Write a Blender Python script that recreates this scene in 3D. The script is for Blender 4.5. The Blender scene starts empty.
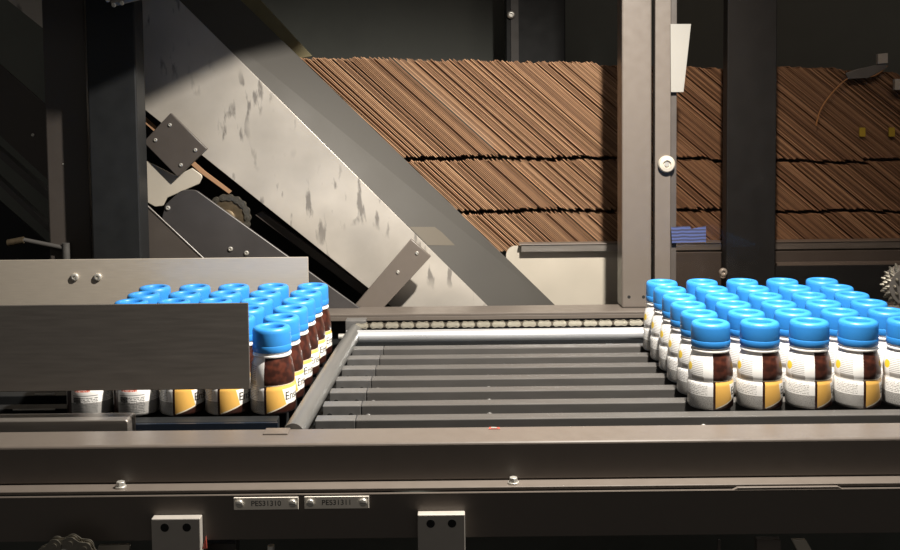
import bpy, bmesh, math, random
from mathutils import Vector, Matrix, Euler
random.seed(7)
R = math.radians
S = bpy.context.scene
col = S.collection

# ------------------------------------------------------------------ camera
F = 1030.0; CZ = 0.376; PITCH = 3.5; ROLL = -0.6; PY0 = 169.0
cd = bpy.data.cameras.new('camera'); cam = bpy.data.objects.new('camera', cd); col.objects.link(cam)
cd.sensor_width = 36; cd.lens = 36*F/900; cd.shift_y = (PY0-275)/900; cd.clip_start = 0.02
CM = Matrix.Translation((0, 0, CZ)) @ Matrix.Rotation(R(90-PITCH), 4, 'X') @ Matrix.Rotation(R(ROLL), 4, 'Z')
cam.matrix_world = CM
S.camera = cam
CR = CM.to_3x3()
def ray(px, py): return CR @ Vector(((px-450)/F, -(py-PY0)/F, -1))
def at(px, py, Y):
    d = ray(px, py); return Vector((0, 0, CZ)) + d*(Y/d.y)
def atz(px, py, z):
    d = ray(px, py); return Vector((0, 0, CZ)) + d*((z-CZ)/d.z)

# ------------------------------------------------------------------ light
S.view_settings.view_transform = 'Standard'; S.view_settings.look = 'None'
S.view_settings.gamma = 1; S.view_settings.use_curve_mapping = False
S.view_settings.exposure = 0.28
w = bpy.data.worlds.new('world'); S.world = w; w.use_nodes = True
w.node_tree.nodes['Background'].inputs[0].default_value = (1.0, 0.93, 0.85, 1)
w.node_tree.nodes['Background'].inputs[1].default_value = 0.05
def area(name, loc, target, sx, sy, power, colr=(1, .93, .83), spread=180):
    l = bpy.data.lights.new(name, 'AREA'); l.shape = 'RECTANGLE'; l.size = sx; l.size_y = sy
    l.energy = power; l.color = colr; l.spread = R(spread)
    o = bpy.data.objects.new(name, l); col.objects.link(o); o.location = loc
    o.rotation_euler = (Vector(target)-Vector(loc)).to_track_quat('-Z', 'Y').to_euler(); return o
def spot(name, loc, target, power, ang, blend, rad=.02, colr=(1, .93, .83)):
    l = bpy.data.lights.new(name, 'SPOT'); l.energy = power; l.color = colr
    l.spot_size = R(ang); l.spot_blend = blend; l.shadow_soft_size = rad
    o = bpy.data.objects.new(name, l); col.objects.link(o); o.location = loc
    o.rotation_euler = (Vector(target)-Vector(loc)).to_track_quat('-Z', 'Y').to_euler(); return o
KEY = Vector((.325, 1.10, .98))
spot('key_spot', KEY, (.02, 1.50, 0.0), 150, 112, 1.0, .02)
area('right_fill', (.80, 1.20, .95), (.75, 1.75, .1), .5, .10, 2.2)  # added fill lamp, lifts the right wall, stack and bottles
area('front_ambient', (0.2, -.8, 1.6), (0, 1.3, 0), 2.0, .6, 1.9)

# ------------------------------------------------------------------ materials
class V:                                    # tiny expression wrapper over shader math nodes
    def __init__(s, nt, sock): s.nt, s.k = nt, sock
    def op(s, o, b=None, c=None):
        n = s.nt.nodes.new('ShaderNodeMath'); n.operation = o
        for i, v in enumerate((s, b, c)):
            if v is None: continue
            if isinstance(v, V): s.nt.links.new(v.k, n.inputs[i])
            else: n.inputs[i].default_value = v
        return V(s.nt, n.outputs[0])
    def __add__(s, b): return s.op('ADD', b)
    def __sub__(s, b): return s.op('SUBTRACT', b)
    def __mul__(s, b): return s.op('MULTIPLY', b)
    def gt(s, b): return s.op('GREATER_THAN', b)
    def lt(s, b): return s.op('LESS_THAN', b)
    def between(s, a, b): return s.gt(a)*s.lt(b)
MATS = {}
def mat(name, base, rough=.5, metal=0, noise=None, bump=0, spec=.5, coat=0):
    """noise = (scale, amount, (sx,sy,sz)) multiplies the base colour a little"""
    m = bpy.data.materials.new(name); m.use_nodes = True; nt = m.node_tree
    b = nt.nodes['Principled BSDF']
    b.inputs['Base Color'].default_value = (*base, 1); b.inputs['Roughness'].default_value = rough
    b.inputs['Metallic'].default_value = metal; b.inputs['Specular IOR Level'].default_value = spec
    b.inputs['Coat Weight'].default_value = coat
    if noise:
        sc, am, st = noise
        tc = nt.nodes.new('ShaderNodeTexCoord'); mp = nt.nodes.new('ShaderNodeMapping'); mp.inputs['Scale'].default_value = st
        n = nt.nodes.new('ShaderNodeTexNoise'); n.inputs['Scale'].default_value = sc; n.inputs['Detail'].default_value = 5
        nt.links.new(tc.outputs['Object'], mp.inputs[0]); nt.links.new(mp.outputs[0], n.inputs['Vector'])
        mx = nt.nodes.new('ShaderNodeMix'); mx.data_type = 'RGBA'
        mx.inputs['A'].default_value = (*[c*(1-am) for c in base], 1); mx.inputs['B'].default_value = (*[min(1, c*(1+am)) for c in base], 1)
        nt.links.new(n.outputs['Fac'], mx.inputs['Factor']); nt.links.new(mx.outputs['Result'], b.inputs['Base Color'])
        if bump:
            bp = nt.nodes.new('ShaderNodeBump'); bp.inputs['Strength'].default_value = bump; bp.inputs['Distance'].default_value = .002
            nt.links.new(n.outputs['Fac'], bp.inputs['Height']); nt.links.new(bp.outputs[0], b.inputs['Normal'])
        rr = nt.nodes.new('ShaderNodeMapRange'); rr.inputs['To Min'].default_value = max(.05, rough-.1); rr.inputs['To Max'].default_value = min(1, rough+.12)
        nt.links.new(n.outputs['Fac'], rr.inputs['Value']); nt.links.new(rr.outputs[0], b.inputs['Roughness'])
    MATS[name] = m; return m
taupe = mat('taupe_paint', (.118, .100, .086), .36, 0, (60, .06, (1, 1, 1)))
taupe_dark = mat('dark_taupe_paint', (.060, .051, .045), .42, 0, (40, .08, (1, 1, 1)))
black = mat('black_paint', (.012, .013, .014), .5, 0, (30, .25, (1, 1, 1)), spec=.3)
blackrail = mat('black_rail_plastic', (.075, .071, .067), .42, 0, (80, .2, (.2, 1, 1)))
hole = mat('black_hole', (.004, .004, .004), .8)
steel = mat('brushed_steel', (.56, .50, .42), .48, .5, (40, .10, (1, 1, 14)), .04)
steel_dull = mat('dull_steel', (.30, .275, .25), .45, .85, (30, .15, (.6, 1, 8)))
chrome = mat('bright_chrome', (.78, .77, .74), .18, 1)
zinc = mat('zinc_bolt', (.70, .68, .63), .32, .7)
tube_m = mat('galvanised_tube', (.19, .19, .185), .42, .6, (60, .18, (1, .2, 1)))
roller_m = mat('roller_steel', (.75, .77, .80), .3, .7, (60, .05, (.2, 1, 1)))
greyplate = mat('grey_bracket_steel', (.20, .195, .19), .4, .6, (60, .15, (1, 1, 1)))
chainm = mat('chain_steel', (.26, .24, .20), .35, .9, (200, .3, (1, 1, 1)))
darkchain = mat('dark_chain_steel', (.16, .14, .11), .4, .8)
brightchain = mat('bright_chain_steel', (.42, .39, .32), .4, .6)
blockm = mat('milled_block_steel', (.42, .39, .355), .45, .25, (60, .08, (1, 1, 1)))
cream = mat('cream_plate', (.44, .40, .335), .5, .2, (12, .12, (1, 1, 1)))
bluecap = mat('blue_cap_plastic', (.028, .23, .62), .42, 0, (300, .04, (1, 1, 1)))
whiteplastic = mat('white_bottle_plastic', (.85, .83, .80), .35)
olive = mat('olive_strip', (.16, .14, .075), .6, 0, (40, .3, (1, 1, 1)))
darkplate = mat('dark_side_plate', (.075, .07, .07), .42, .5, (14, .35, (1, 1, 1)))
wallm = mat('machine_back_panel', (.13, .138, .122), .6, 0, (9, .25, (1, 1, 1)))
floorm = mat('dark_floor', (.02, .018, .016), .8, 0, (9, .2, (1, 1, 1)))
inkm = mat('black_ink', (.02, .018, .016), .6)
redm = mat('red_print', (.38, .07, .05), .5)
paper = mat('white_paper', (.22, .21, .19), .7, 0, (20, .08, (1, 1, 1)))
platem = mat('engraved_plate', (.95, .88, .78), .5, 0, (60, .06, (1, 1, 1)))
yellow = mat('yellow_reflection', (.35, .25, .02), .5)
orangewire = mat('wire_reflection', (.35, .16, .05), .5)
goldm = mat('worn_brass_hub', (.20, .155, .10), .4, .8, (120, .3, (1, 1, 1)))

# aluminium sheet with smudges and black scuffs
def sheet_material():
    m = mat('scuffed_aluminium', (.56, .52, .465), .42, .5, (9, .34, (1, 1, 1)), 0)
    nt = m.node_tree; b = nt.nodes['Principled BSDF']
    src = b.inputs['Base Color'].links[0].from_socket
    tc = nt.nodes.new('ShaderNodeTexCoord'); mp = nt.nodes.new('ShaderNodeMapping')
    mp.inputs['Rotation'].default_value = (0, R(-20), 0); mp.inputs['Scale'].default_value = (60, 1, 16)
    nt.links.new(tc.outputs['Object'], mp.inputs[0])
    n = nt.nodes.new('ShaderNodeTexNoise'); n.inputs['Scale'].default_value = 1.0; n.inputs['Detail'].default_value = 6
    nt.links.new(mp.outputs[0], n.inputs['Vector'])
    n2 = nt.nodes.new('ShaderNodeTexNoise'); n2.inputs['Scale'].default_value = 9; nt.links.new(tc.outputs['Object'], n2.inputs['Vector'])
    f = V(nt, n.outputs['Fac']).op('SUBTRACT', .57).op('MULTIPLY', 14).op('MINIMUM', 1).op('MAXIMUM', 0)
    g = V(nt, n2.outputs['Fac']).op('SUBTRACT', .45).op('MULTIPLY', 9).op('MINIMUM', 1).op('MAXIMUM', 0)
    mx = nt.nodes.new('ShaderNodeMix'); mx.data_type = 'RGBA'; mx.inputs['B'].default_value = (.10, .09, .085, 1)
    nt.links.new((f*g*.65).k, mx.inputs['Factor']); nt.links.new(src, mx.inputs['A']); nt.links.new(mx.outputs['Result'], b.inputs['Base Color'])
    return m
sheetm = sheet_material()
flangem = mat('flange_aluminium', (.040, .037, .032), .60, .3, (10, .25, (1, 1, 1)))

def board_material():
    m = bpy.data.materials.new('corrugated_cardboard'); m.use_nodes = True; nt = m.node_tree
    b = nt.nodes['Principled BSDF']; b.inputs['Roughness'].default_value = .85
    oi = nt.nodes.new('ShaderNodeObjectInfo'); rp = nt.nodes.new('ShaderNodeValToRGB')
    e = rp.color_ramp.elements
    e[0].position = 0; e[0].color = (.15, .075, .038, 1); e[1].position = 1; e[1].color = (.50, .30, .17, 1)
    k = e.new(.5); k.color = (.29, .16, .085, 1)
    tc = nt.nodes.new('ShaderNodeTexCoord'); mp = nt.nodes.new('ShaderNodeMapping'); mp.inputs['Scale'].default_value = (1, 1, 12)
    nt.links.new(tc.outputs['Object'], mp.inputs[0])
    n = nt.nodes.new('ShaderNodeTexNoise'); n.inputs['Scale'].default_value = 1.2; n.inputs['Detail'].default_value = 4
    n.noise_dimensions = '4D'
    nt.links.new(mp.outputs[0], n.inputs['Vector']); nt.links.new((V(nt, oi.outputs['Random'])*50).k, n.inputs['W'])
    f = V(nt, oi.outputs['Random'])*.75 + (V(nt, n.outputs['Fac'])-.38)*.5
    nt.links.new(f.k, rp.inputs['Fac']); nt.links.new(rp.outputs[0], b.inputs['Base Color'])
    return m
boardm = board_material()

def glass_material():
    m = bpy.data.materials.new('tinted_glass'); m.use_nodes = True; nt = m.node_tree
    for n in list(nt.nodes):
        if n.type != 'OUTPUT_MATERIAL': nt.nodes.remove(n)
    out = [n for n in nt.nodes][0]
    t = nt.nodes.new('ShaderNodeBsdfTransparent'); t.inputs[0].default_value = (.84, .81, .79, 1)
    g = nt.nodes.new('ShaderNodeBsdfGlossy'); g.inputs['Roughness'].default_value = .03; g.inputs[0].default_value = (1, 1, 1, 1)
    fr = nt.nodes.new('ShaderNodeFresnel'); fr.inputs[0].default_value = 1.16
    mx = nt.nodes.new('ShaderNodeMixShader')
    nt.links.new(fr.outputs[0], mx.inputs[0]); nt.links.new(t.outputs[0], mx.inputs[1]); nt.links.new(g.outputs[0], mx.inputs[2])
    nt.links.new(mx.outputs[0], out.inputs[0]); return m
glassm = glass_material()

def label_material():
    """printed sleeve of the bottle: angle th (degrees) and height z from object coordinates"""
    m = bpy.data.materials.new('printed_bottle_sleeve'); m.use_nodes = True; nt = m.node_tree
    b = nt.nodes['Principled BSDF']; b.inputs['Roughness'].default_value = .28
    tc = nt.nodes.new('ShaderNodeTexCoord'); sp = nt.nodes.new('ShaderNodeSeparateXYZ'); nt.links.new(tc.outputs['Object'], sp.inputs[0])
    x, y, z = [V(nt, sp.outputs[i]) for i in range(3)]
    th = y.op('ARCTAN2', x)*(180/math.pi)
    z = z*1000                                # mm
    def noise(scale, st, detail=2):
        cmb = nt.nodes.new('ShaderNodeCombineXYZ')
        nt.links.new((th*st[0]).k, cmb.inputs[0]); nt.links.new((z*st[1]).k, cmb.inputs[1])
        n = nt.nodes.new('ShaderNodeTexNoise'); n.inputs['Scale'].default_value = scale; n.inputs['Detail'].default_value = detail
        nt.links.new(cmb.outputs[0], n.inputs['Vector']); return V(nt, n.outputs['Fac'])
    state = [None]
    def lay(mask, c):
        if state[0] is None:
            rgb = nt.nodes.new('ShaderNodeRGB'); rgb.outputs[0].default_value = (*c, 1); state[0] = rgb.outputs[0]; return
        mx = nt.nodes.new('ShaderNodeMix'); mx.data_type = 'RGBA'; mx.inputs['B'].default_value = (*c, 1)
        nt.links.new(mask.k, mx.inputs['Factor']); nt.links.new(state[0], mx.inputs['A']); state[0] = mx.outputs['Result']
    lay(None, (.88, .87, .85))
    # speckled silver foot of the white side
    lay(z.lt(17.5), (.52, .51, .49))
    lay(z.lt(17.5)*noise(1, (.55, 2.6), 3).gt(.50), (.17, .165, .16))
    # lines of small print
    row = z.op('MODULO', 2.0).gt(1.0)
    lay(z.between(18.5, 33)*row*noise(1, (.5, .5)).gt(.47)*th.between(-172, -112), (.36, .35, .34))
    # bar code block on the shoulder
    bars = (th+180).op('MULTIPLY', 0) + z.op('MODULO', 2.2).gt(1.2)
    lay(z.between(41, 60)*th.between(-162, -124)*bars, (.45, .44, .43))
    lay(z.between(36, 41)*th.between(-160, -122), (.42, .40, .38))
    lay(z.between(34, 35)*th.between(-180, -98), (.55, .54, .52))
    # nutrition table on the back
    tab = th.between(104, 168)
    lay(tab*z.between(5, 25)*row*noise(1, (.35, .5)).gt(.46), (.10, .10, .10))
    lay(th.between(106, 126)*z.between(18, 25)*noise(1, (1.0, 1.6)).gt(.42), (.03, .03, .03))
    lay(tab*z.between(26, 27), (.2, .2, .22))
    lay(th.between(108, 150)*z.between(31, 34)*noise(1, (.5, 1)).gt(.45), (.60, .12, .07))
    # yellow dot sticker on the left shoulder
    thp = th + th.lt(0)*360
    d = ((thp-188)*.44).op('POWER', 2) + (z-51).op('POWER', 2)
    lay(d.lt(26), (.88, .62, .05))
    # brown brand side
    br = th.between(-98, 98)
    lay(br, (.030, .010, .007))
    lay(br*z.gt(36)*(noise(.05, (1, 2.2), 1)-.42).op('MULTIPLY', 2.5).op('MINIMUM', 1).op('MAXIMUM', 0), (.12, .032, .018))  # reddish reflections on the shoulder, painted into the brown
    # golden panel with a slanting lower edge
    low = (th+92)*.17 + 2.5
    gold = th.between(-92, 30)*z.lt(35)*(z-low).gt(0)
    lay(gold, (.80, .46, .11))
    lay(th.between(-97, 40)*((z-low).op('ABSOLUTE')).lt(.8)*th.gt(-90), (.75, .68, .55))
    # white band that carries the lettering
    wb = (th*1.0 + z*.55).gt(-34)*th.lt(75)*z.between(12, 31)
    lay(wb, (.84, .82, .78))
    lay(th.between(-97, 98)*z.between(35.2, 36.4), (.70, .60, .45))
    nt.links.new(state[0], b.inputs['Base Color'])
    return m
sleeve = label_material()

# ------------------------------------------------------------------ mesh helpers
def link(name, bm, m, parent=None, smooth=None, bevel=0, seg=2):
    me = bpy.data.meshes.new(name); bmesh.ops.recalc_face_normals(bm, faces=bm.faces[:]); bm.to_mesh(me); bm.free()
    o = bpy.data.objects.new(name, me); col.objects.link(o)
    for mm in (m if isinstance(m, (list, tuple)) else [m]): me.materials.append(mm)
    if smooth is not None:
        for p in me.polygons: p.use_smooth = True
        me.set_sharp_from_angle(angle=R(smooth))
    if bevel:
        md = o.modifiers.new('bevel', 'BEVEL'); md.width = bevel; md.segments = seg; md.limit_method = 'ANGLE'; md.angle_limit = R(35)
    if parent: o.parent = parent
    return o
def empty(name, loc=(0, 0, 0)):
    o = bpy.data.objects.new(name, None); col.objects.link(o); o.location = loc; o.empty_display_size = .02; return o
def tag(o, label, cat, group=None, kind=None):
    if label: o['label'] = label
    if cat: o['category'] = cat
    if group: o['group'] = group
    if kind: o['kind'] = kind
    return o
def box(bm, a, b, mi=0):
    vs = [bm.verts.new((x, y, z)) for x in (a[0], b[0]) for y in (a[1], b[1]) for z in (a[2], b[2])]
    for f in ((0, 1, 3, 2), (4, 6, 7, 5), (0, 4, 5, 1), (2, 3, 7, 6), (0, 2, 6, 4), (1, 5, 7, 3)):
        bm.faces.new([vs[i] for i in f]).material_index = mi
def boxo(name, a, b, m, parent=None, bevel=0):
    bm = bmesh.new(); box(bm, a, b); return link(name, bm, m, parent, bevel=bevel)
def cyl(bm, p, q, r, r2=None, n=24):
    p, q = Vector(p), Vector(q); d = q-p
    M = Matrix.Translation((p+q)/2) @ d.to_track_quat('Z', 'Y').to_matrix().to_4x4()
    bmesh.ops.create_cone(bm, cap_ends=True, segments=n, radius1=r, radius2=r if r2 is None else r2, depth=d.length, matrix=M)
def lathe(bm, prof, n=40, M=Matrix()):
    rings = []
    for r, z in prof:
        if r <= 1e-6: rings.append([bm.verts.new(M @ Vector((0, 0, z)))])
        else: rings.append([bm.verts.new(M @ Vector((r*math.cos(2*math.pi*i/n), r*math.sin(2*math.pi*i/n), z))) for i in range(n)])
    for a, b in zip(rings, rings[1:]):
        for i in range(n):
            j = (i+1) % n
            if len(a) == 1 and len(b) == 1: continue
            if len(a) == 1: bm.faces.new((a[0], b[j], b[i]))
            elif len(b) == 1: bm.faces.new((a[i], a[j], b[0]))
            else: bm.faces.new((a[i], a[j], b[j], b[i]))
def prism(bm, pts, off):
    """pts: 3-D outline, off: extrusion vector"""
    a = [bm.verts.new(p) for p in pts]; b = [bm.verts.new(Vector(p)+Vector(off)) for p in pts]
    bm.faces.new(a); bm.faces.new(b[::-1])
    for i in range(len(a)):
        j = (i+1) % len(a); bm.faces.new((a[i], b[i], b[j], a[j]))
def rounded(pts, r, n=6):
    """round chosen corners: pts [(x,y,z,rad)]"""
    out = []; N = len(pts)
    for i, p in enumerate(pts):
        P = Vector(p[:3]); rad = p[3] if len(p) > 3 else r
        if rad <= 0: out.append(P); continue
        A = Vector(pts[i-1][:3]); B = Vector(pts[(i+1) % N][:3])
        u = (A-P).normalized(); v = (B-P).normalized()
        ang = u.angle(v); t = rad/math.tan(ang/2)
        p1, p2 = P+u*t, P+v*t
        c = P+(u+v).normalized()*(rad/math.sin(ang/2))
        for k in range(n+1):
            q = p1.lerp(p2, k/n)-c; out.append(c+q.normalized()*rad)
    return out
def plate(name, pxs, Y, th, m, parent=None, bevel=.0006):
    """flat plate standing in the plane y = Y, corners given as seen, real thickness th behind it"""
    pts = [(*at(p[0], p[1], Y), (p[2] if len(p) > 2 else 0)) for p in pxs]
    bm = bmesh.new(); prism(bm, rounded(pts, 0), (0, th, 0)); return link(name, bm, m, parent, bevel=bevel, smooth=30)
def bolt(name, p, r, parent, m=zinc, n=(0, -1, 0), h=None, socket=True):
    """button-head bolt with hexagon socket, head towards n"""
    h = h or r*.7; M = Matrix.Translation(p) @ Vector(n).to_track_quat('Z', 'Y').to_matrix().to_4x4()
    bm = bmesh.new()
    prof = [(r, 0), (r, h*.45), (r*.85, h*.85), (r*.6, h)]
    prof += [(r*.45, h), (r*.42, h*.35), (0, h*.35)] if socket else [(0, h*1.05)]
    lathe(bm, prof, 18, M)
    return link(name, bm, m, parent, smooth=35)
def textmesh(name, s, size, m, parent=None, depth=.0003):
    cu = bpy.data.curves.new(name, 'FONT'); cu.body = s; cu.size = size; cu.extrude = depth
    cu.align_x = 'CENTER'; cu.align_y = 'CENTER'
    t = bpy.data.objects.new(name, cu); col.objects.link(t)
    dg = bpy.context.evaluated_depsgraph_get(); me = bpy.data.meshes.new_from_object(t.evaluated_get(dg))
    bpy.data.objects.remove(t); o = bpy.data.objects.new(name, me); col.objects.link(o)
    me.materials.clear(); me.materials.append(m)
    if parent: o.parent = parent
    return o
def copytree(o, parent=None):
    c = o.copy(); col.objects.link(c)
    if parent: c.parent = parent
    for ch in list(o.children): copytree(ch, c)
    return c

# ------------------------------------------------------------------ setting
tag(boxo('wall_back', (-2.2, 2.62, -.9), (2.6, 2.68, 1.6), wallm), 'dark grey-green machine back wall', None, kind='structure')
tag(boxo('floor', (-2.2, .2, -.95), (2.6, 2.68, -.9), floorm), 'dark floor below the machine', None, kind='structure')

# ------------------------------------------------------------------ front beam and lower plate
def beam():
    r = empty('conveyor_side_beam', (0, 1.12, 0)); tag(r, 'long taupe front beam running across the picture below the bottles', 'beam')
    r.location.z = .0135; t0 = -.0045
    bm = bmesh.new(); box(bm, (-.75, 1.106-1.12, -.047), (.75, 1.160-1.12, t0)); link('box_profile', bm, taupe, r, bevel=.003, seg=3)
    bm = bmesh.new(); box(bm, (-.75, 1.086-1.12, -.051), (.75, 1.160-1.12, -.0474)); link('ledge', bm, taupe, r, bevel=.0008)
    for px, py in ((122, 484), (513, 478.5)):
        p = atz(px, py+2, -.0339); 
        bm = bmesh.new(); cyl(bm, (0, 0, 0), (0, 0, .002), .0062, n=24); cyl(bm, (0, 0, .002), (0, 0, .0068), .0052, .0046, 6)
        o = link('ledge_bolt', bm, zinc, r, bevel=.0004, smooth=30); o.location = (p.x, 1.096-1.12, -.0474)
    return r
beam()
def lower_plate():
    Y = 1.081
    r = empty('lower_side_plate', (0, Y, -.11)); tag(r, 'dark taupe lower plate under the front beam, carrying the two name plates', 'plate')
    z1, z0, zn = -.0382, -.0870, -.0355
    def X(px): return at(px, 490, Y).x
    pts = [(-.75, z0), (.75, z0), (.75, z1), (X(843), z1), (X(838), zn), (X(738), zn), (X(733), z1), (-.75, z1)]
    bm = bmesh.new(); prism(bm, [Vector((x, 0, z+.11)) for x, z in pts], (0, .004, 0)); link('plate_face', bm, taupe, r, bevel=.0006)
    bm = bmesh.new(); prism(bm, [Vector((-.75, -.0005, z1+.11-.0014)), Vector((.75, -.0005, z1+.11-.0014)), Vector((.75, -.0005, z1+.11)), Vector((-.75, -.0005, z1+.11))], (0, .002, 0))
    link('bare_edge', bm, taupe, r)['label'] = 'bright upper edge'
    return r
lower_plate()
def nameplate(px0, px1, py, s, which):
    Y = 1.0808
    a = at(px0, py, Y); b = at(px1, py-.7, Y); c = (a+b)/2
    r = empty('name_plate', c); tag(r, which, 'name plate', 'name plates on the lower plate')
    w_, h = (b.x-a.x)/2, .0067
    bm = bmesh.new(); box(bm, (-w_, -.0012, -h), (w_, 0, h)); link('plate', bm, platem, r, bevel=.0004)
    for sx in (-1, 1):
        o = bolt('screw', (sx*(w_-.0062), -.0012, 0), .0042, r, zinc, socket=False, h=.002)
        bm = bmesh.new(); box(bm, (sx*(w_-.0062)-.003, -.0037, -.0003), (sx*(w_-.0062)+.003, -.0031, .0003)); q = link('slot', bm, inkm, o)
    t = textmesh('lettering', s, .0082, inkm, r, .0002); t.rotation_euler = (R(90), 0, 0); t.location = (0, -.0013, 0)
nameplate(234, 298.5, 503.5, 'PES31310', 'small engraved metal plate reading PES31310')
nameplate(304.5, 369, 502.5, 'PES31311', 'small engraved metal plate reading PES31311')

# mounting blocks under the beam
def block(x0, x1, ytop, which):
    Y = 1.0695
    a = at(x0, ytop+4, Y); b = at(x1, ytop+4, Y)
    r = empty('mounting_block', ((a.x+b.x)/2, Y, a.z-.08)); tag(r, which, 'bracket', 'steel mounting blocks below the beam')
    hw = (b.x-a.x)/2
    boxo('block_body', (-hw, 0, 0), (hw, .0110, .08), blockm, r, bevel=.001)
    for sx in (-.45, .45):
        bm = bmesh.new(); cyl(bm, (sx*hw, -.0004, .0705), (sx*hw, .004, .0705), .0045); link('bolt_hole', bm, hole, r)
    return r
block(151, 200, 515, 'steel mounting block with two holes at lower left, nearer the chain')
block(417.5, 465, 511, 'steel mounting block with two holes under the middle of the beam')
# sticker scrap on the rail
p = at(494, 430.5, 1.158)
r = empty('torn_sticker', (p.x, 1.153, .0091)); tag(r, 'tiny torn red and white sticker on top of the beam', 'sticker')
bm = bmesh.new(); prism(bm, rounded([(-.0065, -.004, 0), (.0065, -.004, 0), (.006, .002, 0), (-.005, .003, 0)], 0), (0, 0, .0006)); link('red_backing', bm, redm, r)
bm = bmesh.new(); prism(bm, [Vector((-.004, -.003, .0007)), Vector((.004, -.003, .0007)), Vector((.002, .001, .0007)), Vector((-.003, .0015, .0007))], (0, 0, .0005)); link('white_patch', bm, paper, r)

# ------------------------------------------------------------------ support rails
RP = .0605; RY0 = 1.219
XB = -.117
def make_rail():
    r = empty('support_rail')
    boxo('bar', (XB, 0, -.028), (.78, .022, 0), blackrail, r, bevel=.0012)
    boxo('bar', (-.62, 0, -.028), (-.212, .022, 0), black, r, bevel=.0012)
    boxo('end_bracket', (-.166, 0, -.027), (XB-.0005, .022, 0), greyplate, r, bevel=.001)['label'] = 'grey steel end bracket'
    for x in (-.157, -.130):
        bm = bmesh.new(); cyl(bm, (x, -.0003, -.013), (x, .003, -.013), .0036, n=18); link('bolt_hole', bm, hole, r)
    bolt('bolt', (-.108, 0, -.014), .0036, r, greyplate); bolt('bolt', (.045, 0, -.014), .0038, r, greyplate)
    return r
rail0 = make_rail()
ordw = ['nearest of the seven black support rails, right behind the front beam', 'second black support rail counted from the front beam',
 'third black support rail counted from the front beam', 'middle one of the seven black support rails, fourth from the front',
 'third black support rail counted from the rear roller', 'second black support rail counted from the rear roller',
 'rearmost black support rail, next to the shiny roller']
for i in range(7):
    o = rail0 if i == 0 else copytree(rail0)
    o.location = (.0017*i, RY0+RP*i, -.0003); tag(o, ordw[i], 'rail', 'black support rails between the bottle groups')
# bolt at right on the first rail
o = bolt('bolt', (.302, 0, -.012), .003, rail0, zinc)

# divider tube and feet
r = empty('divider_tube', (-.1815, 1.2, .002)); tag(r, 'round grey steel tube running away from the front beam beside the left bottles', 'tube')
bm = bmesh.new(); cyl(bm, (-.0018, -.0385, 0), (.0205, .50, 0), .0125, n=36); link('tube', bm, tube_m, r, smooth=40)
boxo('foot', (-.032, -.063, .0058), (-.004, -.042, .0088), taupe, r, bevel=.0008)
boxo('rear_clamp', (.004, .501, -.015), (.038, .526, .018), greyplate, r, bevel=.001)

# rear roller
r = empty('roller', (.06, 1.665, .001)); tag(r, 'shiny horizontal roller behind the support rails', 'roller')
bm = bmesh.new(); cyl(bm, (-.232, 0, 0), (.30, 0, 0), .0105, n=36); link('roller_tube', bm, roller_m, r, smooth=40)
for x in (-.245, .30):
    bm = bmesh.new(); cyl(bm, (x, 0, 0), (x+.013, 0, 0), .005); link('axle', bm, zinc, r, smooth=40)

# chain
def link_bm(pitch, r_, th, y, outer):
    bm = bmesh.new()
    for s in (-1, 1):
        yy = s*y
        pts = []
        for k in range(13): a = R(90+180*k/12); pts.append(Vector((-pitch/2+r_*math.cos(a), yy, r_*math.sin(a))))
        pts.append(Vector((0, yy, -r_*.72)))
        for k in range(13): a = R(-90+180*k/12); pts.append(Vector((pitch/2+r_*math.cos(a), yy, r_*math.sin(a))))
        pts.append(Vector((0, yy, r_*.72)))
        prism(bm, pts, (0, th*s, 0))
    for s in (-1, 1):
        x = s*pitch/2
        cyl(bm, (x, -y-(th*1.9 if outer else 0), 0), (x, y+(th*1.9 if outer else 0), 0), r_*(.42 if outer else .68), n=14)
    return bm
r = empty('drive_chain', (0, 1.70, .012)); tag(r, 'steel roller chain stretched across behind the roller', 'chain')
lo = li = None
n = 0; x = -.150
while x < .345:
    if n % 2 == 0:
        if lo is None: lo = link('outer_link', link_bm(.0127, .0046, .0012, .0036, True), brightchain, r, smooth=35); o = lo
        else: o = lo.copy(); col.objects.link(o)
    else:
        if li is None: li = link('inner_link', link_bm(.0127, .0040, .001, .0024, False), darkchain, r, smooth=35); o = li
        else: o = li.copy(); col.objects.link(o)
    o.parent = r; o.location = (x, 0, 0); x += .0127; n += 1
# rear beam
r = empty('rear_beam', (0, 1.74, -.03)); tag(r, 'taupe rear cross beam behind the chain', 'beam')
boxo('top_flange', (-.62, -.004, .049), (.80, .06, .0535), taupe, r, bevel=.0008)
boxo('front_lip', (-.62, -.004, .042), (.80, -.001, .0489), taupe, r, bevel=.0006)
boxo('web', (-.62, .02, -.03), (.80, .024, .0489), black, r)
tag(boxo('under_tray', (-.62, 1.17, -.06), (.80, 1.73, -.055), black), 'black tray under the support rails', 'tray')

# ------------------------------------------------------------------ guide plates on the left
r = empty('front_guide_plate', (-.4, 1.19, .034)); tag(r, 'dark steel guide plate in front of the left bottle group', 'guide plate')
a = at(250, 303, 1.19); a2 = at(0, 303, 1.19); b = at(250, 389, 1.19)
bm = bmesh.new(); prism(bm, [Vector((x+.4, 0, z-.034)) for x, z in ((-.72, b.z), (b.x, b.z), (b.x, a.z), (-.72, a.z))], (0, .003, 0)); link('plate', bm, steel_dull, r, bevel=.0006)
r = empty('rear_guide_plate', (-.4, 1.612, .034)); tag(r, 'bright steel guide plate with two bolts behind the left bottle group', 'guide plate')
a = at(308, 257, 1.612); b_ = .002
bm = bmesh.new(); prism(bm, [Vector((x+.4, 0, z-.034)) for x, z in ((-.92, b_), (a.x, b_), (a.x, a.z), (-.92, a.z))], (0, .003, 0)); link('plate', bm, steel, r, bevel=.0006)
for px in (75, 98):
    p = at(px, 277, 1.612)-Vector(r.location); q = bolt('bolt', p, .0062, r, zinc)
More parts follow.
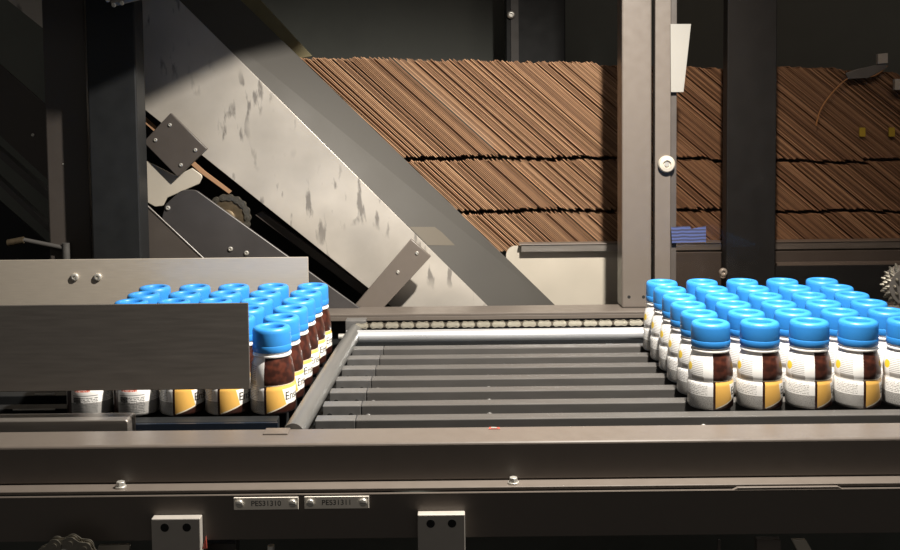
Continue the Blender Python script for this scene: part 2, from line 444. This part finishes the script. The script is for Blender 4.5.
# low stainless edge in front of left bottles
r = empty('corner_guide', (-.5, 1.18, -.03)); tag(r, 'brushed steel box edge at far left below the left bottles', 'guide')
a = at(128, 420, 1.18)
bm = bmesh.new()
prism(bm, rounded([(-.30, 0, 0, 0), (a.x+.5, 0, 0, 0), (a.x+.5, 0, a.z+.03, .004), (-.30, 0, a.z+.03, 0)], 0), (0, .030, 0)); link('folded_sheet', bm, steel_dull, r, bevel=.0012, smooth=30)
tag(boxo('edge_bar', (-.55, 1.214, -.032), (-.21, 1.2178, -.0010), mat('blue_black_paint', (.012, .018, .03), .35)), 'blue-black bar under the front row of left bottles', 'bar')
for (x0, x1, py, nm) in ((35, 55, 394.5, 'upper of two thin bright rods in the dark gap at far left'), (13, 55, 410, 'lower of two thin bright rods in the dark gap at far left')):
    a = at(x0, py, 1.27); b = at(x1, py-.5, 1.27)
    bm = bmesh.new(); cyl(bm, a, b, .0012, n=10); tag(link('rod', bm, zinc, smooth=40), nm, 'rod', 'thin rods at far left')

# ------------------------------------------------------------------ bottles
BR = .0281
def make_bottle():
    r = empty('drink_bottle')
    body = [(0, .0015), (.020, .0015), (.023, 0), (.0264, .0003), (.0276, .0016), (BR, .004), (BR, .0295), (.0277, .0320), (.0268, .0345),
            (.0266, .0358), (.0272, .038), (.0274, .042), (.0270, .049), (.0260, .056), (.0245, .0625), (.0229, .0670), (.0222, .0695)]
    bm = bmesh.new(); lathe(bm, body, 64); b = link('body', bm, sleeve, r, smooth=60)
    bm = bmesh.new(); lathe(bm, [(.0205, .0696), (.0236, .0698), (.0241, .0712), (.0236, .0726), (.0222, .0729), (.0222, .0752), (.0205, .0752)], 48)
    link('neck_ring', bm, whiteplastic, r, smooth=40)
    cap = [(.0215, .0754), (.0236, .0755), (.0240, .0765), (.0241, .0830), (.0239, .0836), (.0237, .0839), (.0238, .0843), (.0239, .0850), (.0237, .0990),
           (.0233, .1022), (.0220, .1044), (.0200, .1053), (.0165, .1054), (.0150, .1046), (.0143, .1030), (.0138, .0980), (.0125, .0972), (.0060, .0978), (0, .0980)]
    bm = bmesh.new(); lathe(bm, cap, 56); link('cap', bm, bluecap, r, smooth=50)
    t = textmesh('lettering', 'Ensure', .0150, inkm, b, .0001)
    xs = [v.co.x for v in t.data.vertices]; x0 = min(xs)
    for v in t.data.vertices:
        th = R(-42) + (v.co.x-x0)/BR*.95; rad = BR+.00012+v.co.z
        zz = .0215+v.co.y*.95
        v.co = (rad*math.cos(th), rad*math.sin(th), zz)
    return r
bot0 = make_bottle()
first = [True]
def place(x, y, rz, label, group):
    if first[0]: o = bot0; first[0] = False
    else: o = copytree(bot0)
    o.location = (x, y, 0); o.rotation_euler = (0, 0, R(rz)); tag(o, label, 'bottle', group); return o
rowname = ['front row', 'second row', 'third row', 'fourth row', 'fifth row, last but one', 'sixth and last row']
colL = ['nearest the tube', 'second from the tube', 'middle one', 'second from the left', 'leftmost']
colR = ['leftmost', 'second from the left', 'middle one', 'second from the right', 'rightmost']
BY0 = 1.268; BYP = .0588
for i in range(6):
    y = BY0+BYP*i
    for j in range(5):
        x = -.2240+.0024*i-(.0567+.0007*i)*j+random.uniform(-.0004, .0004)-(.0012 if j == 4 else 0)
        rz = random.uniform(-7, 7)
        extra = ''
        if i == 0 and j in (3, 4): rz = 142 + random.uniform(-4, 4); extra = ', nutrition table facing front'
        place(x, y, rz, f'left-group bottle, {colL[j]} in the {rowname[i]}'+extra, 'blue-capped bottles of the left group')
for i in range(6):
    y = BY0+BYP*i
    for j in range(5):
        x = .3222+.0613*j+random.uniform(-.0005, .0005)
        place(x, y, random.uniform(-5, 5), f'blue-capped right-group bottle, {colR[j]} in the {rowname[i]}', 'blue-capped bottles of the right group')

# ------------------------------------------------------------------ slanted chute
YW = 1.86
r = empty('slanted_chute', at(395, 308, YW)); tag(r, 'large scuffed aluminium chute slanting down from upper left', 'chute')
base = Vector(r.location)
def cplate(name, pxs, Y, th, m, parent, bevel=.0006):
    o = plate(name, pxs, Y, th, m, None, bevel); o.parent = parent
    o.location = -Vector(parent.location); return o
web = cplate('web', [(398, 312), (-10, -14), (165, -14), (494, 312)], YW, .003, sheetm, r)
bm = bmesh.new()
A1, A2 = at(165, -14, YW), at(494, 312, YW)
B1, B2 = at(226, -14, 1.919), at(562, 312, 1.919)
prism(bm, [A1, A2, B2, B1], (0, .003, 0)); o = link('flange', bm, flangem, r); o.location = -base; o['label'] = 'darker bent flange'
def onfl(t, f): return A1.lerp(A2, t).lerp(B1.lerp(B2, t), f)+Vector((0, -.0008, 0))
bm = bmesh.new(); prism(bm, [onfl(.735, .02), onfl(.792, .02), onfl(.792, .42), onfl(.735, .42)], (0, .0006, 0))
o = link('tape_patch', bm, mat('worn_tape', (.065, .053, .036), .6), r); o.location = -base
# olive strip behind
r = empty('olive_side_strip', at(290, 55, 2.0)); tag(r, 'olive strip running along the upper edge of the chute', 'strip')
cplate('strip', [(218, -18), (244, -18), (312, 56), (292, 60)], 2.0, .01, olive, r)

# diamond bracket
def bracket(name, pxs, Y, th, m, bolts, label, cat='bracket', br=.003):
    r = empty(name, at(pxs[0][0], pxs[0][1], Y)); tag(r, label, cat)
    cplate('plate', pxs, Y, th, m, r, .0012)
    for px, py in bolts:
        p = at(px, py, Y)-Vector(r.location); bolt('bolt', p, br, r, zinc)
    return r
bracket('bracket_plate', [(170.5, 113), (207, 149), (177.5, 177), (143, 142)], 1.80, .010, taupe_dark, [(170, 125), (155.5, 140), (195.5, 150), (181, 165)],
        'square taupe bracket plate with four bolts, turned like a diamond over the chute', br=.0032)
bracket('bracket_bar', [(411, 239), (431, 256.5), (380, 312), (354, 306)], 1.80, .010, taupe, [(417, 253), (398, 272)],
        'oblong taupe bracket plate with two bolts across the lower end of the chute', br=.003)
o = bracket('cream_gusset', [(139, 157, .004), (176, 176, 0), (192, 168, 0), (203, 176, .006), (199, 184, .006), (167, 198, .006), (163, 206, .005), (155, 207, .006), (139, 198, .004)], 1.815, .004, cream, [],
        'cream rounded gusset plate under the diamond bracket plate')
bracket('dark_side_plate', [(165, 205, .01), (181, 190, .02), (196, 190, .02), (368, 314, 0), (310, 320, 0), (262, 312, 0), (205, 264, 0), (160, 225, .01)], 1.79, .006, darkplate, [(168, 208), (230.5, 249), (246.5, 253)],
        'dark side plate with rounded upper end and three bolts above the rear guide plate', 'plate', .0042)
o = bracket('taupe_side_plate', [(139, 199), (204, 260), (204, 300), (139, 300)], 1.775, .004, taupe_dark, [], 'taupe plate with a bright slanting edge beside the black left post', 'plate')
bm = bmesh.new()
a, b = at(141, 199.5, 1.774), at(205, 259.5, 1.774)
cyl(bm, a, b, .0011, n=10); q = link('bare_edge', bm, taupe, o); q.location = -Vector(o.location)
tag(plate('backing_panel', [(120, 80), (200, 100), (470, 330), (120, 330)], 1.98, .004, black), 'black backing panel behind the slanted chute', 'panel')
# thin brown cardboard sliver and dark rail in the gap
o = plate('cardboard_sliver', [(141, 113), (205, 171), (232, 191), (229, 194), (200, 173), (141, 120)], 1.875, .004, boardm); tag(o, 'thin strip of cardboard edge showing below the chute', 'cardboard')
o = plate('guide_strip', [(255, 215), (262, 211), (400, 312), (385, 312)], 1.88, .01, taupe_dark); tag(o, 'dark guide strip in the gap under the chute', 'strip')
# sprocket with chain behind side plate
def sprocket(name, c, rad, Y, label, teeth, hubm, linkn, arc, lscale=1, w_=.004):
    r = empty(name, at(c[0], c[1], Y)); tag(r, label, 'sprocket')
    bm = bmesh.new(); pts = []
    for k in range(teeth*4):
        a = 2*math.pi*k/(teeth*4); rr = rad*(1.0 if k % 4 in (0, 1) else .86); pts.append(Vector((rr*math.cos(a), 0, rr*math.sin(a))))
    prism(bm, pts, (0, w_, 0)); link('toothed_wheel', bm, hubm, r)
    bm = bmesh.new(); lathe(bm, [(rad*.42, 0), (rad*.42, .004), (rad*.30, .006), (rad*.16, .006), (rad*.14, .002), (0, .002)], 24, Matrix.Rotation(R(90), 4, 'X')); link('hub', bm, goldm if hubm is goldm else zinc, r, smooth=30)
    R0 = rad*1.02; p_ = .0127*lscale; da = 2*math.asin(p_/2/R0)
    l1 = l2 = None; a = R(arc); 
    for k in range(linkn):
        if k % 2 == 0:
            if l1 is None: l1 = link('outer_link', link_bm(p_, .0058*lscale, .0012, .0036, True), chainm, r, smooth=35); q = l1
            else: q = l1.copy(); col.objects.link(q)
        else:
            if l2 is None: l2 = link('inner_link', link_bm(p_, .0052*lscale, .001, .0024, False), chainm, r, smooth=35); q = l2
            else: q = l2.copy(); col.objects.link(q)
        q.parent = r; q.location = (R0*math.cos(a), .002, R0*math.sin(a)); q.rotation_euler = (0, -(a+math.pi/2), 0); a -= da
    return r
sprocket('chain_sprocket', (227, 218), .036, 1.835, 'worn brass-coloured sprocket with chain half hidden behind the dark side plate', 22, goldm, 16, 170)
sprocket('chain_sprocket', (68, 573), .031, 1.055, 'small sprocket with steel chain at the bottom left edge', 14, zinc, 11, 185, 1.25)

# spiked roller at the right edge
r = empty('spiked_wheel', at(909, 287, 1.60)); tag(r, 'spiky steel wheel cut off by the right edge behind the bottles', 'wheel')
bm = bmesh.new(); cyl(bm, (0, 0, 0), (0, .03, 0), .030, n=32); link('drum', bm, steel_dull, r, smooth=30)
sp0 = None
for ring in range(3):
    for k in range(20):
        a = 2*math.pi*(k+.5*ring)/20
        if sp0 is None:
            bm = bmesh.new(); cyl(bm, (0, 0, -.001), (0, 0, .0055), .0040, .0012, 8); sp0 = link('spike', bm, chainm, r, smooth=30); q = sp0
        else: q = sp0.copy(); col.objects.link(q)
        q.parent = r; q.location = (.030*math.cos(a), .005+.010*ring, .030*math.sin(a)); q.rotation_euler = (0, math.pi/2-a, 0)
for k in range(12):
    a = 2*math.pi*k/12; q = sp0.copy(); col.objects.link(q); q.parent = r
    q.location = (.022*math.cos(a), .001, .022*math.sin(a)); q.rotation_euler = (R(90), 0, 0)

# ------------------------------------------------------------------ cardboard blanks
L = .545; T = .0014; D = .22
YB = 1.95
n1, n2 = .205, .482; nh = .0125
def make_blank():
    bm = bmesh.new()
    z = [0, L*n1-nh/2, L*n1-nh/2, L*n1+nh/2, L*n1+nh/2, L*n2-nh/2, L*n2-nh/2, L*n2+nh/2, L*n2+nh/2, L, L, 0]
    y = [0, 0, .05, .05, 0, 0, .05, .05, 0, 0, D, D]
    prism(bm, [Vector((-T/2, yy, zz)) for yy, zz in zip(y, z)], (T, 0, 0))
    return link('cardboard_blank', bm, boardm)
z0 = at(506, 252, YB).z; xb = at(496, 250, YB).x
blank = None; NB = 270; clump = 0; cz = cy = 0; xx = xb
xe = at(622, 200, YB).x
for k in range(NB):
    u = k/NB
    if clump <= 0: clump = random.randint(9, 30); cz = random.uniform(-.005, .005); cy = random.uniform(0, .006); xx += .0030 if k else 0
    clump -= 1
    o = make_blank() if blank is None else blank.copy()
    if blank is None: blank = o
    else: col.objects.link(o)
    a = 43.2-5.2*u
    dz = cz+random.uniform(-.0036, .0036)
    o.rotation_euler = (0, -R(90-a), 0)
    o.location = (xx - dz*math.cos(R(a)), YB+cy+random.uniform(0, .005), z0 + dz*math.sin(R(a)))
    fx = 450+(xx/YB)*F                                # where its foot stands
    if k == 0: lab = 'leftmost corrugated blank, leaning against the chute flange'
    elif fx < 622: lab = 'brown corrugated blank whose foot stands left of the taupe post, not covered by glass'
    elif fx < 677: lab = 'brown corrugated blank whose foot is hidden behind the taupe post and door frame'
    elif fx < 726: lab = 'brown corrugated blank behind glass, its foot between the door frame and the black post'
    elif fx < 777: lab = 'brown corrugated blank behind glass, its foot hidden by the black post'
    elif fx < 900: lab = 'brown corrugated blank behind glass, its foot right of the black post'
    else: lab = 'brown corrugated blank behind glass whose foot lies outside the right picture edge'
    tag(o, lab, 'cardboard', 'slanted stack of cardboard blanks')
    xx += .00425
# magazine rail that carries the blanks
r = empty('magazine_rail', at(515, 308, 1.925)); tag(r, 'cream and steel rail with a rounded corner carrying the cardboard stack', 'rail')
ra = at(508, 246, 1.925)
zt = ra.z; 
bm = bmesh.new()
pts = rounded([(at(506, 246, 1.925).x, 1.925, zt-.16, 0), (at(506, 246, 1.925).x, 1.925, zt, .018), (1.35, 1.925, zt, 0), (1.35, 1.925, zt-.16, 0)], 0, 8)
prism(bm, pts, (0, .004, 0)); o = link('face_plate', bm, cream, r); o.location = -Vector(r.location)
o = boxo('top_channel', (at(521, 246, 1.92).x, 1.912, zt-.010), (1.35, 1.922, zt+.003), steel_dull, r, bevel=.0006); o.location = -Vector(r.location)
o = boxo('top_lip', (at(519, 246, 1.92).x, 1.910, zt+.0031), (1.35, 1.940, zt+.0050), taupe, r, bevel=.0004); o.location = -Vector(r.location)
tag(boxo('lower_cover_panel', (at(652, 246, 1.905).x, 1.893, -.05), (1.35, 1.906, zt-.012), taupe_dark), 'dark taupe cover panel under the stack behind the glass', 'panel')
tag(boxo('cover_strip', (at(776, 262, 1.88).x, 1.872, at(800, 263, 1.875).z-.006), (1.35, 1.89, at(800, 263, 1.875).z), taupe), 'thin taupe strip under the stack right of the black post', 'strip')
tag(boxo('lower_black_panel', (at(776, 262, 1.86).x, 1.864, -.05), (1.35, 1.871, at(800, 263, 1.868).z-.005), black), 'black panel below the taupe strip at right', 'panel')

# ------------------------------------------------------------------ posts
def post(name, x0, x1, Y, dep, m, label, zb=-.3, zt=1.1, lip=None):
    a, b = at(x0, 200, Y), at(x1, 200, Y)
    r = empty(name, ((a.x+b.x)/2, Y, zb)); tag(r, label, 'post'); hw = (b.x-a.x)/2
    boxo('profile', (-hw, 0, 0), (hw, dep, zt-zb), m, r, bevel=.0025)
    return r, hw
r, hw = post('support_post', 622, 651.5, 1.765, .05, taupe, 'taupe upright post left of the glass door', .0237)
for px in (629, 643.5):
    p = at(px, 297, 1.765)-Vector(r.location); bm = bmesh.new(); cyl(bm, p+Vector((0, -.0003, 0)), p+Vector((0, .003, 0)), .0028); link('bolt_hole', bm, hole, r)
r, hw = post('support_post', 726.5, 776, 1.83, .03, black, 'black upright post behind the glass door', -.05)
p = at(723, 272, 1.829); 
r2 = empty('latch_bolt', p); tag(r2, 'bright latch bolt low beside the black post behind the glass', 'bolt'); bolt('head', (0, 0, 0), .0075, r2, zinc); bolt('washer', (0, .002, -.006), .006, r2, zinc, socket=False)
r, hw = post('support_post', 48, 90, 1.74, .04, taupe_dark, 'dark taupe upright post at left', -.05)
bolt('bolt', at(63, 164, 1.74)-Vector(r.location), .0014, r, zinc)
r, hw = post('support_post', 91, 139.5, 1.70, .05, black, 'wide black upright post beside the chute at left', -.05)
r, hw = post('support_post', 507, 566, 2.45, .05, black, 'black post on the back wall above the cardboard stack', -.3)
bm = bmesh.new(); box(bm, (-hw+.012, -.004, 0), (-hw+.030, 0, 1.4)); link('edge_strip', bm, taupe_dark, r)
bolt('bolt', at(511, 15, 2.446)-Vector(r.location), .010, r, zinc)

# glass door
YG = 1.755
r = empty('glass_door', (at(655, 300, YG).x, YG, -.02)); tag(r, 'glazed sliding door with taupe frame and round knob, right of the taupe post', 'door')
gx = Vector(r.location)
def gb(name, px0, px1, y0, y1, m, bev=.001, zz=(0, 1.2)):
    x0, x1 = at(px0, 200, YG).x-gx.x, at(px1, 200, YG).x-gx.x
    return boxo(name, (x0, y0, zz[0]), (x1, y1, zz[1]), m, r, bevel=bev)
gb('frame_stile', 655, 670.5, 0, .02, taupe); gb('glass_stop', 671, 677, .004, .016, taupe_dark)
g = gb('glass_pane', 677.2, 1000, .008, .012, glassm, 0)
p = at(666, 164, YG)-gx
bm = bmesh.new(); lathe(bm, [(0, .0), (.0135, 0), (.0145, .002), (.0145, .006), (.0125, .0085), (.007, .0095), (.006, .006), (0, .006)], 32, Matrix.Translation(p) @ Matrix.Rotation(R(90), 4, 'X')); q = link('knob', bm, cream, r, smooth=40); q['label'] = 'round pale knob'
bm = bmesh.new(); lathe(bm, [(0, 0), (.004, 0), (.004, .002), (0, .002)], 16, Matrix.Translation(p+Vector((0, -.0062, 0))) @ Matrix.Rotation(R(90), 4, 'X')); link('knob_screw', bm, zinc, q)
# things on the glass
def onglass(name, pxs, m, label, cat, Y=YG+.0068, th=.0009):
    o = plate(name, pxs, Y, th, m, None, 0); tag(o, label, cat); return o
onglass('paper_strip', [(670.5, 24), (691, 24), (683.5, 92), (671, 92)], paper, 'white paper strip stuck on the glass door beside the frame', 'paper', YG-.003, .001)
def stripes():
    m = mat('blue_striped_reflection', (.12, .15, .38), .4); nt = m.node_tree; b = nt.nodes['Principled BSDF']
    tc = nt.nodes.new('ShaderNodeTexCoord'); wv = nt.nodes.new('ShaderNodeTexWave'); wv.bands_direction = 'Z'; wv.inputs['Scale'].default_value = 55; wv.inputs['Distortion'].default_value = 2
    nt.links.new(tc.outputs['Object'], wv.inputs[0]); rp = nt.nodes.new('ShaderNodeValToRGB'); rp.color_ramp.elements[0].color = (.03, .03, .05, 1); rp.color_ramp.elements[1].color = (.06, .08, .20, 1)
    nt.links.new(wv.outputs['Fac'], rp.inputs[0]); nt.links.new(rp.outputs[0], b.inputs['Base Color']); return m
onglass('striped_reflection', [(671, 227), (690, 226), (691, 229), (706, 226), (706, 242), (672, 243)], stripes(), 'small blue striped patch painted as a reflection low on the glass door', 'sticker', YG-.003, .001)  # blue reflection in the pane, painted on a thin patch

# wire, bracket and yellow marks reflected in the pane, built as objects behind it
r = empty('bracket_reflection', at(875, 72, 1.938)); tag(r, 'small grey bracket with blocks standing in for a reflection in the glass at upper right', 'bracket')
cplate('arm', [(846, 73), (858, 69), (872, 66), (886, 62), (887, 68), (868, 78), (848, 79)], 1.938, .006, greyplate, r)
cplate('block_reflection', [(878, 54), (888, 53), (888, 63), (878, 64)], 1.934, .010, mat('pale_grey_plastic', (.42, .40, .36), .5), r)
cplate('block_reflection', [(895, 79), (906, 79), (906, 90), (895, 90)], 1.934, .010, MATS['pale_grey_plastic'], r)
def cable(name, pts, rad, m, label, cat='cable'):
    cu = bpy.data.curves.new(name, 'CURVE'); cu.dimensions = '3D'; cu.bevel_depth = rad; cu.bevel_resolution = 3
    s = cu.splines.new('NURBS'); s.points.add(len(pts)-1); s.use_endpoint_u = True; s.order_u = 4
    for q, p in zip(s.points, pts): q.co = (*p, 1)
    t = bpy.data.objects.new(name, cu); col.objects.link(t)
    me = bpy.data.meshes.new_from_object(t.evaluated_get(bpy.context.evaluated_depsgraph_get())); bpy.data.objects.remove(t)
    o = bpy.data.objects.new(name, me); col.objects.link(o); me.materials.clear(); me.materials.append(m)
    for p in me.polygons: p.use_smooth = True
    return tag(o, label, cat)
cable('wire_reflection', [at(x, y, 1.940) for x, y in ((887, 66), (878, 76), (866, 78), (852, 74), (838, 86), (824, 102), (818, 114), (816, 126))], .0013, orangewire, 'thin orange wire standing in for a reflection, curving down from the reflected bracket')
for x, nm in ((862.5, 'left of two small yellow marks standing in for reflections in the glass'), (892, 'right of two small yellow marks standing in for reflections in the glass')):
    tag(plate('yellow_reflection', [(x-3, 127.5), (x+3, 127.5), (x+3, 136.5), (x-3, 136.5)], 1.9465, .003, yellow, None, 0), nm, 'tag', 'yellow reflected marks behind the glass')

# unseen panel added above the chute, shaped to shadow its upper end
E1, E2 = at(245, 55, YW), at(145, 104, YW); yh = 1.508; tt = (yh-KEY.y)/(YW-KEY.y)
M1, M2 = KEY+(E1-KEY)*tt, KEY+(E2-KEY)*tt; sl = (M1.z-M2.z)/(M1.x-M2.x)
r = empty('shade_panel', (0, yh, 1.1)); tag(r, 'dark unseen panel added to shade the upper end of the chute', 'panel')
hp = [(.05, M1.z+sl*(.05-M1.x)), (.05, 1.1), (-.95, 1.1), (-.95, .62), (-.30, M1.z+sl*(-.30-M1.x))]
bm = bmesh.new(); prism(bm, [Vector((x, 0, z-1.1)) for x, z in hp], (0, .012, 0)); link('panel', bm, taupe_dark, r)
# ------------------------------------------------------------------ far left machinery
bracket('slanted_plate', [(-30, 38), (52, 110), (60, 190), (52, 184), (-30, 108)], 1.84, .006, taupe_dark, [(33, 135)], 'dark taupe slanting plate with one bolt at the far left', 'plate', .003)
for k, (a, b, wd, nm) in enumerate((((-20, 132), (58, 200), 9, 'upper of the dark slanting bars at far left below the slanted plate'), ((-20, 160), (60, 236), 7, 'lower of the dark slanting bars at far left below the slanted plate'))):
    tag(plate('slanted_bar', [a, b, (b[0], b[1]+wd), (a[0], a[1]+wd)], 1.86, .02, blackrail), nm, 'bar', 'dark slanting bars at far left')
tag(plate('slanted_cover', [(-20, 185), (50, 246), (50, 300), (-20, 300)], 1.89, .01, black), 'black slanting cover at far left behind the bars', 'cover')
r = empty('hand_lever', at(66, 250, 1.7335)); tag(r, 'small black lever with rounded end above the rear guide plate at left', 'lever')
bm = bmesh.new(); cyl(bm, at(24, 240, 1.7335), at(64, 248, 1.7335), .004, n=14); q = link('arm', bm, blackrail, r, smooth=40); q.location = -Vector(r.location)
bm = bmesh.new(); cyl(bm, (0, 0, -.03), (0, 0, .012), .0065, n=18); link('pivot', bm, blackrail, r, smooth=40)
bm = bmesh.new(); cyl(bm, at(8, 243, 1.7335), at(24, 240, 1.7335), .006, n=14); q = link('grip', bm, goldm, r, smooth=40); q.location = -Vector(r.location)
# hanging connector at the top left
r = empty('clamp', at(118, 2, 1.60)); tag(r, 'small metal clamp hanging at the very top left', 'clamp')
bm = bmesh.new(); cyl(bm, at(112, 3, 1.6), at(140, -4, 1.6), .006, n=16); q = link('body', bm, steel_dull, r, smooth=40); q.location = -Vector(r.location)
for px, py in ((108, 0), (114, 5), (122, 3)):
    bolt('bolt', at(px, py, 1.594)-Vector(r.location), .0035, r, zinc)

# ------------------------------------------------------------------ bits below the beam
tag(plate('cream_tab', [(98, 546), (130, 545), (124, 570), (95, 570)], 1.088, .006, cream), 'cream tab below the beam beside the chain', 'tab')
tag(plate('red_tab', [(202, 549), (206, 536), (207, 549)], 1.075, .002, redm), 'tiny red tab beside the left mounting block', 'tab')
tag(plate('grey_box', [(206, 544), (236, 543.5), (236, 580), (206, 580)], 1.12, .02, taupe_dark), 'dark grey box under the beam right of the left mounting block', 'box')
r = empty('cap_screw', at(271, 548, 1.09)); tag(r, 'small cap screw head under the beam below the PES31310 plate', 'screw')
bm = bmesh.new(); cyl(bm, (0, 0, -.012), (0, 0, .003), .004, n=20); link('head', bm, zinc, r, smooth=35)
tag(plate('support_strut', [(792, 540), (806, 540), (826, 575), (810, 575)], 1.088, .006, cream), 'light slanting strut under the beam at right', 'strut')
tag(plate('under_bracket', [(757, 540), (781, 540), (781, 575), (757, 575)], 1.10, .01, taupe), 'dark bracket under the beam beside the slanting strut', 'bracket')
tag(plate('under_rod', [(718, 540), (721, 540), (721, 575), (718, 575)], 1.12, .004, taupe), 'thin upright rod under the beam at right', 'rod')
bpy.context.view_layer.update()
